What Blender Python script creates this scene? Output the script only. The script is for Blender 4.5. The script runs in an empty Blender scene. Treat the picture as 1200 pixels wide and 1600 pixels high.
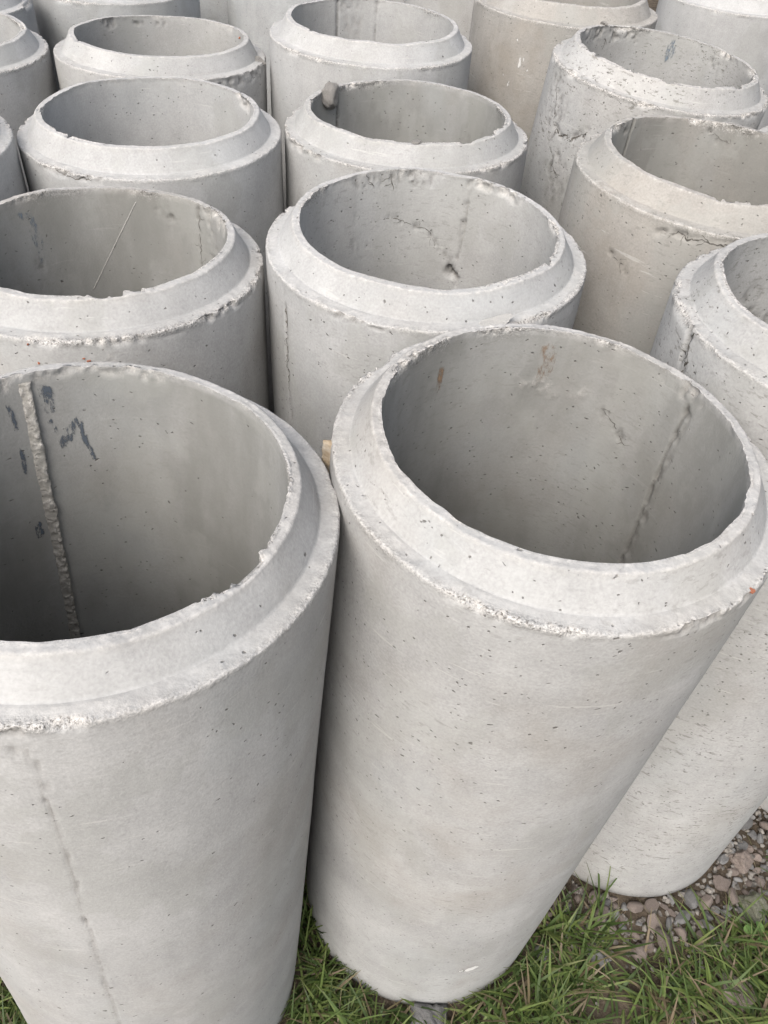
import bpy, bmesh, math, random
import numpy as np
from mathutils import Vector, Matrix

scene = bpy.context.scene
R_ = math.radians

# ------------------------------------------------------------------ camera
PITCH, ROLL, CAM_H, LENS = 0.76684, 0.09313, 2.0440, 1245.03 / 1200 * 36.0
cam_data = bpy.data.cameras.new('camera')
cam_data.sensor_fit = 'HORIZONTAL'
cam_data.sensor_width = 36.0
cam_data.lens = LENS
cam_data.clip_start = 0.02
cam_data.clip_end = 2000
cam = bpy.data.objects.new('camera', cam_data)
scene.collection.objects.link(cam)
_f = Vector((0, math.cos(PITCH), -math.sin(PITCH)))
_u = Vector((0, math.sin(PITCH), math.cos(PITCH)))
_x = Vector((1, 0, 0))
_r = _x * math.cos(ROLL) + _u * math.sin(ROLL)
_v = -_x * math.sin(ROLL) + _u * math.cos(ROLL)
cam.matrix_world = Matrix(((_r.x, _v.x, -_f.x, 0), (_r.y, _v.y, -_f.y, 0), (_r.z, _v.z, -_f.z, CAM_H), (0, 0, 0, 1)))
scene.camera = cam

# ------------------------------------------------------------------ light
SUN_ELEV, SUN_AZ = R_(48), R_(-114)        # azimuth: angle from +X of the place the sun stands
world = bpy.data.worlds.new('World')
scene.world = world
world.use_nodes = True
wn = world.node_tree.nodes
wl = world.node_tree.links
sky = wn.new('ShaderNodeTexSky')
sky.sky_type = 'NISHITA'
sky.sun_disc = False
sky.sun_elevation = SUN_ELEV
sky.sun_rotation = math.pi / 2 - SUN_AZ
sky.air_density = 1.0
sky.dust_density = 6.0
sky.ozone_density = 1.0
# thin overcast: the same sky with most of its blue washed out
bw = wn.new('ShaderNodeRGBToBW')
wl.new(sky.outputs[0], bw.inputs[0])
veil = wn.new('ShaderNodeMix')
veil.data_type = 'RGBA'
veil.inputs[0].default_value = 0.55
wl.new(sky.outputs[0], veil.inputs[6])
wl.new(bw.outputs[0], veil.inputs[7])
wl.new(veil.outputs[2], wn['Background'].inputs[0])
wn['Background'].inputs[1].default_value = 0.15
sun_d = bpy.data.lights.new('sun', 'SUN')
sun_d.energy = 0.75
sun_d.angle = R_(50)
sun_d.color = (1.0, 0.975, 0.945)
sun = bpy.data.objects.new('sun', sun_d)
scene.collection.objects.link(sun)
sdir = Vector((math.cos(SUN_AZ) * math.cos(SUN_ELEV), math.sin(SUN_AZ) * math.cos(SUN_ELEV), math.sin(SUN_ELEV)))
sun.rotation_euler = (-sdir).to_track_quat('-Z', 'Y').to_euler()
sun.location = sdir * 30
vs = scene.view_settings
vs.view_transform = 'Standard'
vs.look = 'None'
vs.gamma = 1.0
vs.use_curve_mapping = False
vs.exposure = 0.80

# ------------------------------------------------------------------ helpers
rng = np.random.default_rng(11)
random.seed(7)
COL = scene.collection


def vnoise(p, seed=0):
    """value noise in 3D, -1..1; p (N,3)"""
    p = p + np.array([seed * 13.37, seed * 7.77, seed * 3.11])
    i = np.floor(p).astype(np.int64)
    f = (p - i).astype(np.float32)
    f = f * f * (3 - 2 * f)
    out = np.zeros(len(p), np.float32)
    for dx in (0, 1):
        for dy in (0, 1):
            for dz in (0, 1):
                h = ((i[:, 0] + dx) * 374761393 + (i[:, 1] + dy) * 668265263 + (i[:, 2] + dz) * 2147483647 + 1013) & 0xffffffff
                h = ((h ^ (h >> 13)) * 1274126177) & 0xffffffff
                h = (h ^ (h >> 16)) & 0xffff
                w = (f[:, 0] if dx else 1 - f[:, 0]) * (f[:, 1] if dy else 1 - f[:, 1]) * (f[:, 2] if dz else 1 - f[:, 2])
                out += w * h.astype(np.float32)
    return out / 32767.5 - 1.0


def fbm(p, freq, octv=3, seed=0, gain=0.5):
    a, s, t = 1.0, 0.0, np.zeros(len(p), np.float32)
    for k in range(octv):
        t += a * vnoise(p * (freq * 2.03 ** k), seed + k * 5)
        s += a
        a *= gain
    return t / s


def new_mesh(name, verts, quads=None, tris=None, smooth=True, attrs=None):
    me = bpy.data.meshes.new(name)
    v = np.asarray(verts, np.float32)
    loops, starts, totals = [], [], []
    n = 0
    for arr, k in ((quads, 4), (tris, 3)):
        if arr is not None and len(arr):
            arr = np.asarray(arr, np.int32)
            loops.append(arr.ravel())
            starts.append(n + np.arange(len(arr)) * k)
            totals.append(np.full(len(arr), k))
            n += arr.size
    loops = np.concatenate(loops)
    starts = np.concatenate(starts)
    me.vertices.add(len(v))
    me.vertices.foreach_set('co', v.ravel())
    me.loops.add(len(loops))
    me.loops.foreach_set('vertex_index', loops.astype(np.int32))
    me.polygons.add(len(starts))
    me.polygons.foreach_set('loop_start', starts.astype(np.int32))
    me.polygons.foreach_set('use_smooth', np.full(len(starts), bool(smooth)))
    me.update(calc_edges=True)
    me.validate()
    for k, a in (attrs or {}).items():
        at = me.attributes.new(k, 'FLOAT', 'POINT')
        at.data.foreach_set('value', np.asarray(a, np.float32))
    return me


def add(name, me, mat=None, parent=None):
    o = bpy.data.objects.new(name, me)
    COL.objects.link(o)
    if mat is not None and me is not None and not me.materials:
        me.materials.append(mat)
    if parent is not None:
        o.parent = parent
    return o


def tag(o, label=None, cat=None, group=None, kind=None):
    for k, v in (('label', label), ('category', cat), ('group', group), ('kind', kind)):
        if v:
            o[k] = v
    return o


# ------------------------------------------------------------------ materials
class NT:
    def __init__(self, name):
        self.m = bpy.data.materials.new(name)
        self.m.use_nodes = True
        self.t = self.m.node_tree
        self.n = self.t.nodes
        self.b = self.n['Principled BSDF']

    def new(self, typ, **kw):
        nd = self.n.new('ShaderNode' + typ)
        for k, v in kw.items():
            setattr(nd, k, v)
        return nd

    def set(self, sock, v):
        if isinstance(v, bpy.types.NodeSocket):
            self.t.links.new(v, sock)
        else:
            sock.default_value = v

    def math(self, op, a, b=0.0, c=None, clamp=False):
        nd = self.new('Math', operation=op, use_clamp=clamp)
        self.set(nd.inputs[0], a)
        self.set(nd.inputs[1], b)
        if c is not None:
            self.set(nd.inputs[2], c)
        return nd.outputs[0]

    def mixc(self, f, a, b, mode='MIX'):
        nd = self.new('Mix', data_type='RGBA', blend_type=mode)
        self.set(nd.inputs[0], f)
        self.set(nd.inputs[6], a)
        self.set(nd.inputs[7], b)
        return nd.outputs[2]

    def ramp(self, f, lo, hi, a=0.0, b=1.0):
        nd = self.new('MapRange', interpolation_type='SMOOTHSTEP')
        self.set(nd.inputs[0], f)
        nd.inputs[1].default_value = lo
        nd.inputs[2].default_value = hi
        nd.inputs[3].default_value = a
        nd.inputs[4].default_value = b
        return nd.outputs[0]

    def noise(self, vec, scale, detail=4, rough=0.55, dist=0.0):
        nd = self.new('TexNoise')
        self.set(nd.inputs['Vector'], vec)
        nd.inputs['Scale'].default_value = scale
        nd.inputs['Detail'].default_value = detail
        nd.inputs['Roughness'].default_value = rough
        nd.inputs['Distortion'].default_value = dist
        return nd.outputs['Fac']

    def attr(self, name, typ='GEOMETRY'):
        nd = self.new('Attribute', attribute_type=typ, attribute_name=name)
        return nd.outputs['Fac']

    def mapping(self, vec, scale=(1, 1, 1), rot=(0, 0, 0)):
        nd = self.new('Mapping')
        self.set(nd.inputs[0], vec)
        nd.inputs['Scale'].default_value = scale
        nd.inputs['Rotation'].default_value = rot
        return nd.outputs[0]


def concrete_material():
    g = NT('cast_concrete')
    tc = g.new('TexCoord')
    seed = g.attr('seed', 'OBJECT')
    cmb = g.new('CombineXYZ')
    for k in range(3):
        g.set(cmb.inputs[k], g.math('MULTIPLY', seed, (3.7, 5.3, 1.9)[k]))
    va = g.new('VectorMath', operation='ADD')
    g.set(va.inputs[0], tc.outputs['Object'])
    g.set(va.inputs[1], cmb.outputs[0])
    P = va.outputs[0]
    oi = g.new('ObjectInfo')
    tint = oi.outputs['Color']
    n1 = g.noise(P, 5.0, 4, 0.62)
    n2 = g.noise(P, 22.0, 5, 0.7)
    n3 = g.noise(P, 260.0, 1, 0.6)
    streak = g.noise(g.mapping(P, (26, 26, 2.2)), 1.0, 3, 0.6)
    val = g.math('ADD', g.math('MULTIPLY', g.ramp(n1, 0.32, 0.7), 0.16), 0.83)
    val = g.math('ADD', val, g.math('MULTIPLY', g.math('SUBTRACT', n2, 0.5), 0.28))
    val = g.math('ADD', val, g.math('MULTIPLY', g.math('SUBTRACT', streak, 0.5), 0.16))
    val = g.math('ADD', val, g.math('MULTIPLY', g.math('SUBTRACT', n3, 0.5), 0.34))
    col = g.mixc(1.0, tint, val, 'MULTIPLY')
    # warm damp / rust-brown staining and cooler cement film
    n4 = g.noise(P, 3.1, 4, 0.62)
    stain = g.math('MULTIPLY', g.ramp(n4, 0.47, 0.72), g.attr('stain', 'OBJECT'))
    col = g.mixc(g.math('MULTIPLY', stain, 0.8), col, (0.235, 0.203, 0.160, 1))
    # the bore is toned a darker grey-brown, by an amount set per pipe
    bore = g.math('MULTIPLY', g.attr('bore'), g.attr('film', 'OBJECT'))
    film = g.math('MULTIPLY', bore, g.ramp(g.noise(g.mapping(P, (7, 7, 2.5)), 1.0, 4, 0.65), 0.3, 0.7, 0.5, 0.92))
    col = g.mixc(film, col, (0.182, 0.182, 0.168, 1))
    n5 = g.noise(g.mapping(P, (1, 1, 0.6)), 4.3, 3, 0.6)
    col = g.mixc(g.math('MULTIPLY', g.ramp(n5, 0.5, 0.7), 0.3), col, (0.33, 0.345, 0.345, 1))
    # blotches of cement film with a definite edge
    bl = g.noise(g.mapping(P, (6, 6, 4.2)), 1.0, 5, 0.62)
    col = g.mixc(g.math('MULTIPLY', g.ramp(bl, 0.53, 0.58), 0.30), col, (0.30, 0.302, 0.282, 1))
    col = g.mixc(g.math('MULTIPLY', g.math('MULTIPLY', g.ramp(bl, 0.44, 0.34), g.math('SUBTRACT', 1.0, bore)), 0.14), col, (0.47, 0.468, 0.455, 1))
    # pale cement smears
    sm = g.noise(g.mapping(P, (9, 9, 110), (0.5, 0.3, 0)), 1.0, 3, 0.7)
    col = g.mixc(g.math('MULTIPLY', g.ramp(sm, 0.64, 0.71), g.math('SUBTRACT', 0.4, g.math('MULTIPLY', bore, 0.32))), col, (0.50, 0.49, 0.47, 1))
    # dark damp smudges (aggregate showing through)
    sd = g.noise(g.mapping(P, (50, 50, 140), (0.4, -0.3, 0)), 1.0, 3, 0.7)
    rough_at = g.attr('pit', 'OBJECT')
    col = g.mixc(g.math('MULTIPLY', g.ramp(sd, 0.55, 0.67), g.math('MULTIPLY', rough_at, g.ramp(n1, 0.40, 0.62, 0.15, 1.0))), col, (0.17, 0.165, 0.15, 1))
    # air holes
    warp = g.new('VectorMath', operation='ADD')
    nz = g.new('TexNoise')
    g.set(nz.inputs['Vector'], P)
    nz.inputs['Scale'].default_value = 70
    nz.inputs['Detail'].default_value = 1
    sc = g.new('VectorMath', operation='SCALE')
    g.set(sc.inputs[0], nz.outputs['Color'])
    sc.inputs[3].default_value = 0.012
    g.set(warp.inputs[0], P)
    g.set(warp.inputs[1], sc.outputs[0])
    pits = None
    for scale, rad, thr in ((52, 0.15, 0.93), (110, 0.24, 0.90), (26, 0.085, 0.92)):
        vo = g.new('TexVoronoi', feature='F1')
        g.set(vo.inputs['Vector'], g.mapping(warp.outputs[0], (1, 1, 1.5), (0.2, 0.3, 0)))
        vo.inputs['Scale'].default_value = scale
        sep = g.new('SeparateColor')
        g.set(sep.inputs[0], vo.outputs['Color'])
        keep = g.math('GREATER_THAN', sep.outputs[0], g.math('SUBTRACT', g.ramp(n5, 0.35, 0.65, thr + 0.13, thr + 0.02), g.math('MULTIPLY', rough_at, 0.32)))
        m = g.math('MULTIPLY', g.ramp(vo.outputs['Distance'], rad, rad * 0.45), keep)
        pits = m if pits is None else g.math('MAXIMUM', pits, m)
    col = g.mixc(g.math('MULTIPLY', pits, 0.78), col, (0.10, 0.095, 0.085, 1))
    # chipped / powdery edges are pale broken matrix; ledge and lip hold painted top light
    edge = g.attr('edge')
    en = g.noise(P, 75.0, 4, 0.78)
    ef = g.math('MULTIPLY', edge, g.ramp(en, 0.35, 0.6, 0.15, 1.0), clamp=True)
    pale = g.mixc(g.ramp(en, 0.35, 0.7), (0.30, 0.28, 0.26, 1), (0.60, 0.58, 0.55, 1))
    col = g.mixc(ef, col, pale)
    # crumbled edge: bare sand and aggregate grains
    crumb = g.attr('crumb')
    gn = g.noise(P, 330.0, 2, 0.6)
    col = g.mixc(g.math('MULTIPLY', crumb, g.ramp(gn, 0.46, 0.36), clamp=True), col, (0.17, 0.162, 0.15, 1))
    col = g.mixc(g.math('MULTIPLY', crumb, g.ramp(gn, 0.54, 0.66), clamp=True), col, (0.58, 0.565, 0.54, 1))
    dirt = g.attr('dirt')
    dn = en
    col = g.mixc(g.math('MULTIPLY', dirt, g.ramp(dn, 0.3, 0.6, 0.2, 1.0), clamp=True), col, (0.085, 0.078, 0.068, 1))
    g.set(g.b.inputs['Base Color'], col)
    g.b.inputs['Roughness'].default_value = 0.88
    g.b.inputs['Specular IOR Level'].default_value = 0.22
    h = g.math('ADD', g.math('MULTIPLY', n3, 0.10), g.math('MULTIPLY', n2, 0.22))
    h = g.math('SUBTRACT', h, g.math('MULTIPLY', pits, 0.75))
    h = g.math('ADD', h, g.math('MULTIPLY', g.math('MULTIPLY', en, edge), 1.0))
    h = g.math('ADD', h, g.math('MULTIPLY', g.math('MULTIPLY', gn, crumb), 0.9))
    bp = g.new('Bump')
    bp.inputs['Strength'].default_value = 0.55
    bp.inputs['Distance'].default_value = 0.006
    g.set(bp.inputs['Height'], h)
    g.set(g.b.inputs['Normal'], bp.outputs[0])
    return g.m


def simple_noise_material(name, c1, c2, scale=30.0, rough=0.9, bump=0.4, bdist=0.004, detail=6, obj_rand=0.0):
    g = NT(name)
    tc = g.new('TexCoord')
    v = tc.outputs['Object']
    n = g.noise(v, scale, detail, 0.65)
    col = g.mixc(g.ramp(n, 0.3, 0.7), c1, c2)
    if obj_rand:
        oi = g.new('ObjectInfo')
        col = g.mixc(1.0, col, g.math('ADD', 1 - obj_rand, g.math('MULTIPLY', oi.outputs['Random'], 2 * obj_rand)), 'MULTIPLY')
    g.set(g.b.inputs['Base Color'], col)
    g.b.inputs['Roughness'].default_value = rough
    g.b.inputs['Specular IOR Level'].default_value = 0.25
    bp = g.new('Bump')
    bp.inputs['Strength'].default_value = bump
    bp.inputs['Distance'].default_value = bdist
    g.set(bp.inputs['Height'], g.noise(v, scale * 2.2, 6, 0.7))
    g.set(g.b.inputs['Normal'], bp.outputs[0])
    return g.m


def paint_material(name, c, lo=0.42, hi=0.56, scale=90.0):
    """dry brushed paint: patchy cover over the wall behind it"""
    g = NT(name)
    tc = g.new('TexCoord')
    n = g.noise(g.mapping(tc.outputs['Object'], (1, 1, 0.35)), scale, 6, 0.75)
    g.b.inputs['Base Color'].default_value = c
    g.b.inputs['Roughness'].default_value = 0.75
    n = g.ramp(n, 0.33, 0.67)
    edge = g.attr('cover')
    g.set(g.b.inputs['Alpha'], g.ramp(g.math('ADD', n, g.math('MULTIPLY', g.math('SUBTRACT', edge, 0.6), 0.5)), lo, hi))
    return g.m


def soil_material():
    g = NT('dark_soil')
    tc = g.new('TexCoord')
    v = tc.outputs['Object']
    n = g.noise(v, 9.0, 8, 0.7)
    n2 = g.noise(v, 90.0, 6, 0.7)
    col = g.mixc(g.ramp(n, 0.35, 0.65), (0.045, 0.036, 0.027, 1), (0.11, 0.088, 0.066, 1))
    col = g.mixc(g.ramp(n2, 0.5, 0.75), col, (0.17, 0.14, 0.11, 1))
    g.set(g.b.inputs['Base Color'], col)
    g.b.inputs['Roughness'].default_value = 0.95
    g.b.inputs['Specular IOR Level'].default_value = 0.1
    bp = g.new('Bump')
    bp.inputs['Strength'].default_value = 0.8
    bp.inputs['Distance'].default_value = 0.02
    g.set(bp.inputs['Height'], g.math('ADD', n, g.math('MULTIPLY', n2, 0.4)))
    g.set(g.b.inputs['Normal'], bp.outputs[0])
    return g.m


def grass_material():
    g = NT('grass_blade')
    h = g.attr('hue')
    t = g.attr('along')
    cr = g.new('ValToRGB')
    g.set(cr.inputs[0], h)
    e = cr.color_ramp.elements
    e[0].position, e[0].color = 0.0, (0.042, 0.070, 0.020, 1)
    e[1].position, e[1].color = 1.0, (0.21, 0.175, 0.115, 1)
    for p, c in ((0.35, (0.078, 0.122, 0.032, 1)), (0.62, (0.135, 0.182, 0.048, 1)), (0.76, (0.15, 0.18, 0.06, 1)), (0.88, (0.17, 0.125, 0.08, 1))):
        x = e.new(p)
        x.color = c
    col = g.mixc(g.math('MULTIPLY', g.ramp(t, 0.7, 1.0), 0.4), cr.outputs[0], (0.22, 0.20, 0.09, 1))
    g.set(g.b.inputs['Base Color'], col)
    g.b.inputs['Roughness'].default_value = 0.55
    g.b.inputs['Specular IOR Level'].default_value = 0.35
    tr = g.new('BsdfTranslucent')
    g.set(tr.inputs['Color'], col)
    mx = g.new('MixShader')
    mx.inputs[0].default_value = 0.28
    g.t.links.new(g.b.outputs[0], mx.inputs[1])
    g.t.links.new(tr.outputs[0], mx.inputs[2])
    g.t.links.new(mx.outputs[0], g.n['Material Output'].inputs[0])
    return g.m


M_CON = concrete_material()
M_STONE = simple_noise_material('rubble_stone', (0.115, 0.095, 0.084, 1), (0.30, 0.25, 0.22, 1), 38, 0.92, 0.6, 0.006, obj_rand=0.3)
M_STONE_GREY = simple_noise_material('grey_stone', (0.13, 0.13, 0.13, 1), (0.27, 0.265, 0.26, 1), 38, 0.9, 0.6, 0.006, obj_rand=0.3)
M_MOSS = simple_noise_material('mossy_stone', (0.085, 0.105, 0.062, 1), (0.255, 0.24, 0.20, 1), 24, 0.95, 0.6, 0.006)
M_CLOD = simple_noise_material('mortar_lump', (0.24, 0.228, 0.21, 1), (0.47, 0.45, 0.425, 1), 45, 0.95, 0.9, 0.006)
M_CRUST = simple_noise_material('cement_crust', (0.36, 0.355, 0.34, 1), (0.52, 0.51, 0.49, 1), 45, 0.95, 0.6, 0.004)
M_SPLASH = paint_material('white_paint_splash', (0.64, 0.635, 0.62, 1), 0.05, 0.45, 60)
M_SOIL = soil_material()
M_GRASS = grass_material()
M_PAINT = paint_material('blue_black_paint', (0.075, 0.09, 0.11, 1), 0.35, 1.0, 150)
M_PAINT_FADED = paint_material('faded_blue_paint', (0.15, 0.19, 0.23, 1), 0.45, 1.35, 110)
M_PLASTER = paint_material('white_cement_splash', (0.56, 0.55, 0.53, 1), 0.48, 1.0, 110)
M_RUST = paint_material('rust_stain', (0.24, 0.16, 0.10, 1), 0.40, 1.3, 70)
M_RED = simple_noise_material('red_speck', (0.24, 0.08, 0.045, 1), (0.32, 0.14, 0.085, 1), 200, 0.8, 0.2)
M_STRIP = simple_noise_material('tan_mould_flash', (0.26, 0.20, 0.13, 1), (0.50, 0.46, 0.40, 1), 40, 0.9, 0.6, 0.003)
M_SCRATCH = simple_noise_material('pale_scratch', (0.22, 0.216, 0.20, 1), (0.29, 0.285, 0.27, 1), 90, 0.9, 0.2)
M_CRACK = simple_noise_material('crack_shade', (0.05, 0.046, 0.04, 1), (0.17, 0.16, 0.145, 1), 150, 0.95, 0.2)  # flat dark colour painted for the shade inside the open cracks
M_LEAF = simple_noise_material('clover_leaf', (0.075, 0.15, 0.04, 1), (0.13, 0.21, 0.065, 1), 60, 0.6, 0.2)

# ------------------------------------------------------------------ layout
RI, RT, RF, RO = 0.225, 0.2405, 0.2635, 0.286      # bore, lip, foot of the spigot, barrel
DROP, HGT = 0.0418, 1.4477
PIPES = {  # x, y, base height, lean x, lean y
    "A": [-0.3916, 0.5676, 0.0014, 0.0411, 0.0424], "B": [0.1777, 0.8138, 0.0025, 0.0235, -0.011],
    "C": [0.6911, 1.0743, 0.0563, 0.0046, 0.0223], "D": [0.0446, 1.3787, -0.0035, -0.0095, -0.0125],
    "E": [-0.5273, 1.1999, -0.039, -0.0062, 0.0491], "F": [0.5641, 1.673, 0.0481, 0.0314, 0.0013],
    "G": [-0.578, 1.8448, -0.0191, -0.0117, -0.0019], "H": [-0.0165, 1.9511, -0.0121, -0.0103, 0.0198],
    "I": [-0.7422, 2.3978, -0.0219, 0.006, 0.0324], "J": [-0.17, 2.5475, 0.039, 0.0083, -0.0052],
    "K": [0.5092, 2.3725, 0.0705, 0.0725, -0.0255], "M": [0.4121, 2.9406, 0.0852, 0.0049, -0.0018],
    "N": [1.1641, 3.6647, 0.0195, 0.004, -0.0024], "P": [-1.3088, 2.2945, -0.0205, 0.0053, -0.0002],
    "Q": [-1.0968, 1.5566, 0.0102, 0.0016, -0.0001], "R": [-1.5515, 2.8173, -0.0318, 0.0005, -0.0015],
    "S": [-1.106, 3.2482, -0.038, -0.0064, -0.0027], "T": [-0.4835, 3.5179, -0.0187, -0.0035, -0.0015],
    "U": [0.179, 3.675, 0.0, -0.0, 0.0], "V": [-0.13, 4.12, 0, 0, 0],
    "W": [1.0824, 2.0038, -0.0002, -0.0012, 0.0005], "X": [1.2813, 1.2864, 0.02, -0.0, -0.0],
    "Y": [-0.9, 3.95, 0, 0, 0],}
PXY = np.array([v[:2] for v in PIPES.values()])
PDZ = np.array([v[2] for v in PIPES.values()])


def ground_h(x, y):
    x = np.asarray(x, float)
    y = np.asarray(y, float)
    w = np.full(x.shape, 0.03)
    s = np.zeros(x.shape)
    for (px, py), dz in zip(PXY, PDZ):
        k = np.exp(-((x - px) ** 2 + (y - py) ** 2) / 0.11)
        w = w + k
        s = s + k * dz
    p = np.stack([x, y, 0 * x], -1).reshape(-1, 3)
    near = np.exp(-(x ** 2 + (y - 1.5) ** 2) / 12.0)
    nz = (fbm(p, 7.0, 3, 3) * 0.009).reshape(x.shape) * near
    return s / w + nz + 0.004


# ------------------------------------------------------------------ ground: one sheet to the horizon
def axis(c, half, step, far, growth):
    a = list(np.arange(c - half, c + half + 1e-6, step))
    d = step
    lo, hi = a[0], a[-1]
    L, Rr = [], []
    while hi < far:
        d *= growth
        lo -= d
        hi += d
        L.append(lo)
        Rr.append(hi)
    return np.array(L[::-1] + a + Rr)


gx = axis(0.3, 2.0, 0.025, 400, 1.35)
gy = axis(1.4, 1.9, 0.025, 400, 1.35)
X, Y = np.meshgrid(gx, gy)
Z = ground_h(X, Y)
nx, ny = len(gx), len(gy)
idx = np.arange(nx * ny).reshape(ny, nx)
q = np.stack([idx[:-1, :-1], idx[:-1, 1:], idx[1:, 1:], idx[1:, :-1]], -1).reshape(-1, 4)
gme = new_mesh('ground', np.stack([X, Y, Z], -1).reshape(-1, 3), q)
tag(add('ground', gme, M_SOIL), kind='structure')


# ------------------------------------------------------------------ the pipes
def poly_dist(u, z, line):
    """distance of (u,z) to a polyline in metres, and parameter along"""
    best = np.full(len(u), 9.0)
    for (a0, b0), (a1, b1) in zip(line[:-1], line[1:]):
        dx, dy = a1 - a0, b1 - b0
        L = max(dx * dx + dy * dy, 1e-12)
        t = np.clip(((u - a0) * dx + (z - b0) * dy) / L, 0, 1)
        best = np.minimum(best, np.hypot(u - (a0 + t * dx), z - (b0 + t * dy)))
    return best


def unwrap(th, c):
    return (th - c + math.pi) % (2 * math.pi) - math.pi + c


def pipe_field(base, deep, H, seed, rough, feats):
    """displacement, edge and dirt as a pure function of the undisplaced point"""
    r = np.hypot(base[:, 0], base[:, 1])
    th = np.arctan2(base[:, 1], base[:, 0])
    rad = np.stack([base[:, 0] / r, base[:, 1] / r, 0 * r], 1)
    z = base[:, 2]
    hs = H - DROP
    out = np.zeros_like(base)
    ds = np.hypot(r - RO, z - hs)
    dr = np.hypot(r - RI, z - H)
    dt = np.hypot(r - RT, z - H)
    es = np.exp(-(ds / 0.009) ** 2)
    er = np.exp(-(dr / 0.008) ** 2)
    et = np.exp(-(dt / 0.006) ** 2)
    q3 = np.stack([base[:, 0], base[:, 1], z * 0.8], 1)
    low = fbm(q3, 4.0, 2, seed)
    near = np.nonzero((z > H - 0.46) | (deep and (r > RO - .004)))[0]
    mid = np.zeros(len(r), np.float32)
    fine = np.zeros(len(r), np.float32)
    mid[near] = fbm(q3[near], 26.0, 3, seed + 31)
    fine[near] = fbm(q3[near], 95.0, 2, seed + 57)
    rimlow = fbm(np.stack([np.cos(th) * .4, np.sin(th) * .4, 0 * th], 1), 6.0, 2, seed + 77)
    nearrim = np.clip((z - (H - 0.03)) / 0.03, 0, 1) * (r < RF)
    # general waviness of the cast surface
    out += rad * (low * 0.0022 + mid * 0.0004)[:, None]
    out[:, 2] += nearrim * rimlow * 0.0045
    # spalled edges: ragged stretches between sound ones
    top = np.nonzero(z > H - 0.08)[0]
    grit = np.zeros(len(r), np.float32)
    msk = np.zeros(len(r), np.float32)
    grit[top] = fbm(q3[top], 190.0, 2, seed + 91)
    msk[top] = np.clip((fbm(q3[top], 8.0, 2, seed + 13) - 0.08 + 0.7 * (rough - 0.3)) * 4.5, 0, 1)
    cs = (0.05 + 1.1 * msk) * np.clip((mid + 0.6 * fine - 0.06) * 7, 0, 1) * (0.0045 + 0.006 * np.clip(mid, 0, 1)) * (0.6 + rough)
    out -= rad * (es * (cs + 0.0012 * np.abs(fine) + 0.0014 * grit))[:, None]
    out[:, 2] -= es * cs * 0.7
    out[:, 2] += es * (fine * 0.0008 + grit * 0.0014)
    crm = (0.03 + 1.1 * msk) * np.clip((mid + 0.6 * fine - 0.10) * 7, 0, 1) * (0.0045 + 0.006 * np.clip(mid, 0, 1)) * (0.6 + rough)
    out += rad * (er * (crm + 0.0009 * grit))[:, None]
    out -= rad * (er * np.clip(-fine - .15, 0, 1) * (0.2 + msk) * 0.006)[:, None]
    out[:, 2] -= er * crm * 0.7 + et * crm * 0.3
    out[:, 2] += (er + et) * (fine * 0.0006 + grit * 0.0009)
    # trowelled ledge and lip
    ledge = np.exp(-((z - hs) / 0.004) ** 2) * np.clip((r - RF + 0.001) / 0.004, 0, 1)
    out[:, 2] += ledge * (mid * 0.0020 + fine * 0.0008)
    lip = np.clip((z - (H - 0.004)) / 0.004, 0, 1) * (r > RI + .001) * (r < RF)
    ring = np.exp(-((H - z) / 0.014) ** 2) * (r < RI + .004)
    # patchy pale skin of spalls, ledge and lip, partly top light painted in
    edge = np.clip(np.clip(es - 0.2, 0, 1) * (0.25 + 0.35 * msk + cs * 60) + (0.30 + .4 * msk) * np.exp(-(dr / 0.004) ** 2) + 0.3 * et + 0.30 * ledge * (0.7 + mid) + 0.25 * lip + ring * np.clip(msk * 0.5 + mid * 1.0 - .1, 0, .7), 0, 1)
    # ragged rough patch under the lip inside
    out += rad * (ring * np.clip(mid + 0.05, 0, 1) * 0.004 * (0.5 + rough))[:, None]
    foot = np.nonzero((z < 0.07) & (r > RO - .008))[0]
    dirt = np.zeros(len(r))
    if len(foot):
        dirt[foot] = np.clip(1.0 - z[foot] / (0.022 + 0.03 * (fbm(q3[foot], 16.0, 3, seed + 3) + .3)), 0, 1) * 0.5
    sel_in = (r < RI + 0.003) & (z < H + .001)
    sel_out = (r > RO - 0.003)
    for f in feats:
        s = sel_in if f['side'] == 'in' else sel_out
        rr = RI if f['side'] == 'in' else RO
        c = R_(f['line'][0][0])
        line = [(float(unwrap(np.array(R_(a)), c)) * rr, H - b) for a, b in f['line']]
        ii = np.nonzero(s & (z > min(p[1] for p in line) - .08))[0]
        if not len(ii):
            continue
        u = unwrap(th[ii], c) * rr
        jit = mid[ii] * f.get('jit', 0.006)
        d = poly_dist(u + jit, z[ii] + fine[ii] * f.get('jit', 0.006) * 0.4, line)
        w = f['w'] * (1 + 0.6 * mid[ii])
        k = np.clip(1 - (d / np.maximum(w, 1e-4)) ** 2, 0, 1)
        if f.get('patchy'):
            k = k * np.clip(fine[ii] * 2.2 + f['patchy'], 0, 1)
        sg = 1 if f['side'] == 'in' else -1
        out[ii] += rad[ii] * (sg * f.get('depth', 0) * k * (1 + 0.5 * fine[ii]))[:, None]
        dirt[ii] = np.maximum(dirt[ii], k * f.get('dirt', 0))
        edge[ii] = np.clip(edge[ii] + k * f.get('edge', 0), 0, 1)
    crumb = np.clip(np.exp(-(ds / 0.0075) ** 2) * (0.45 + 0.8 * msk) + 0.8 * ring * msk + np.exp(-(dr / 0.005) ** 2) * (.25 + .5 * msk), 0, 1)
    return base + out, edge, dirt, crumb


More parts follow.
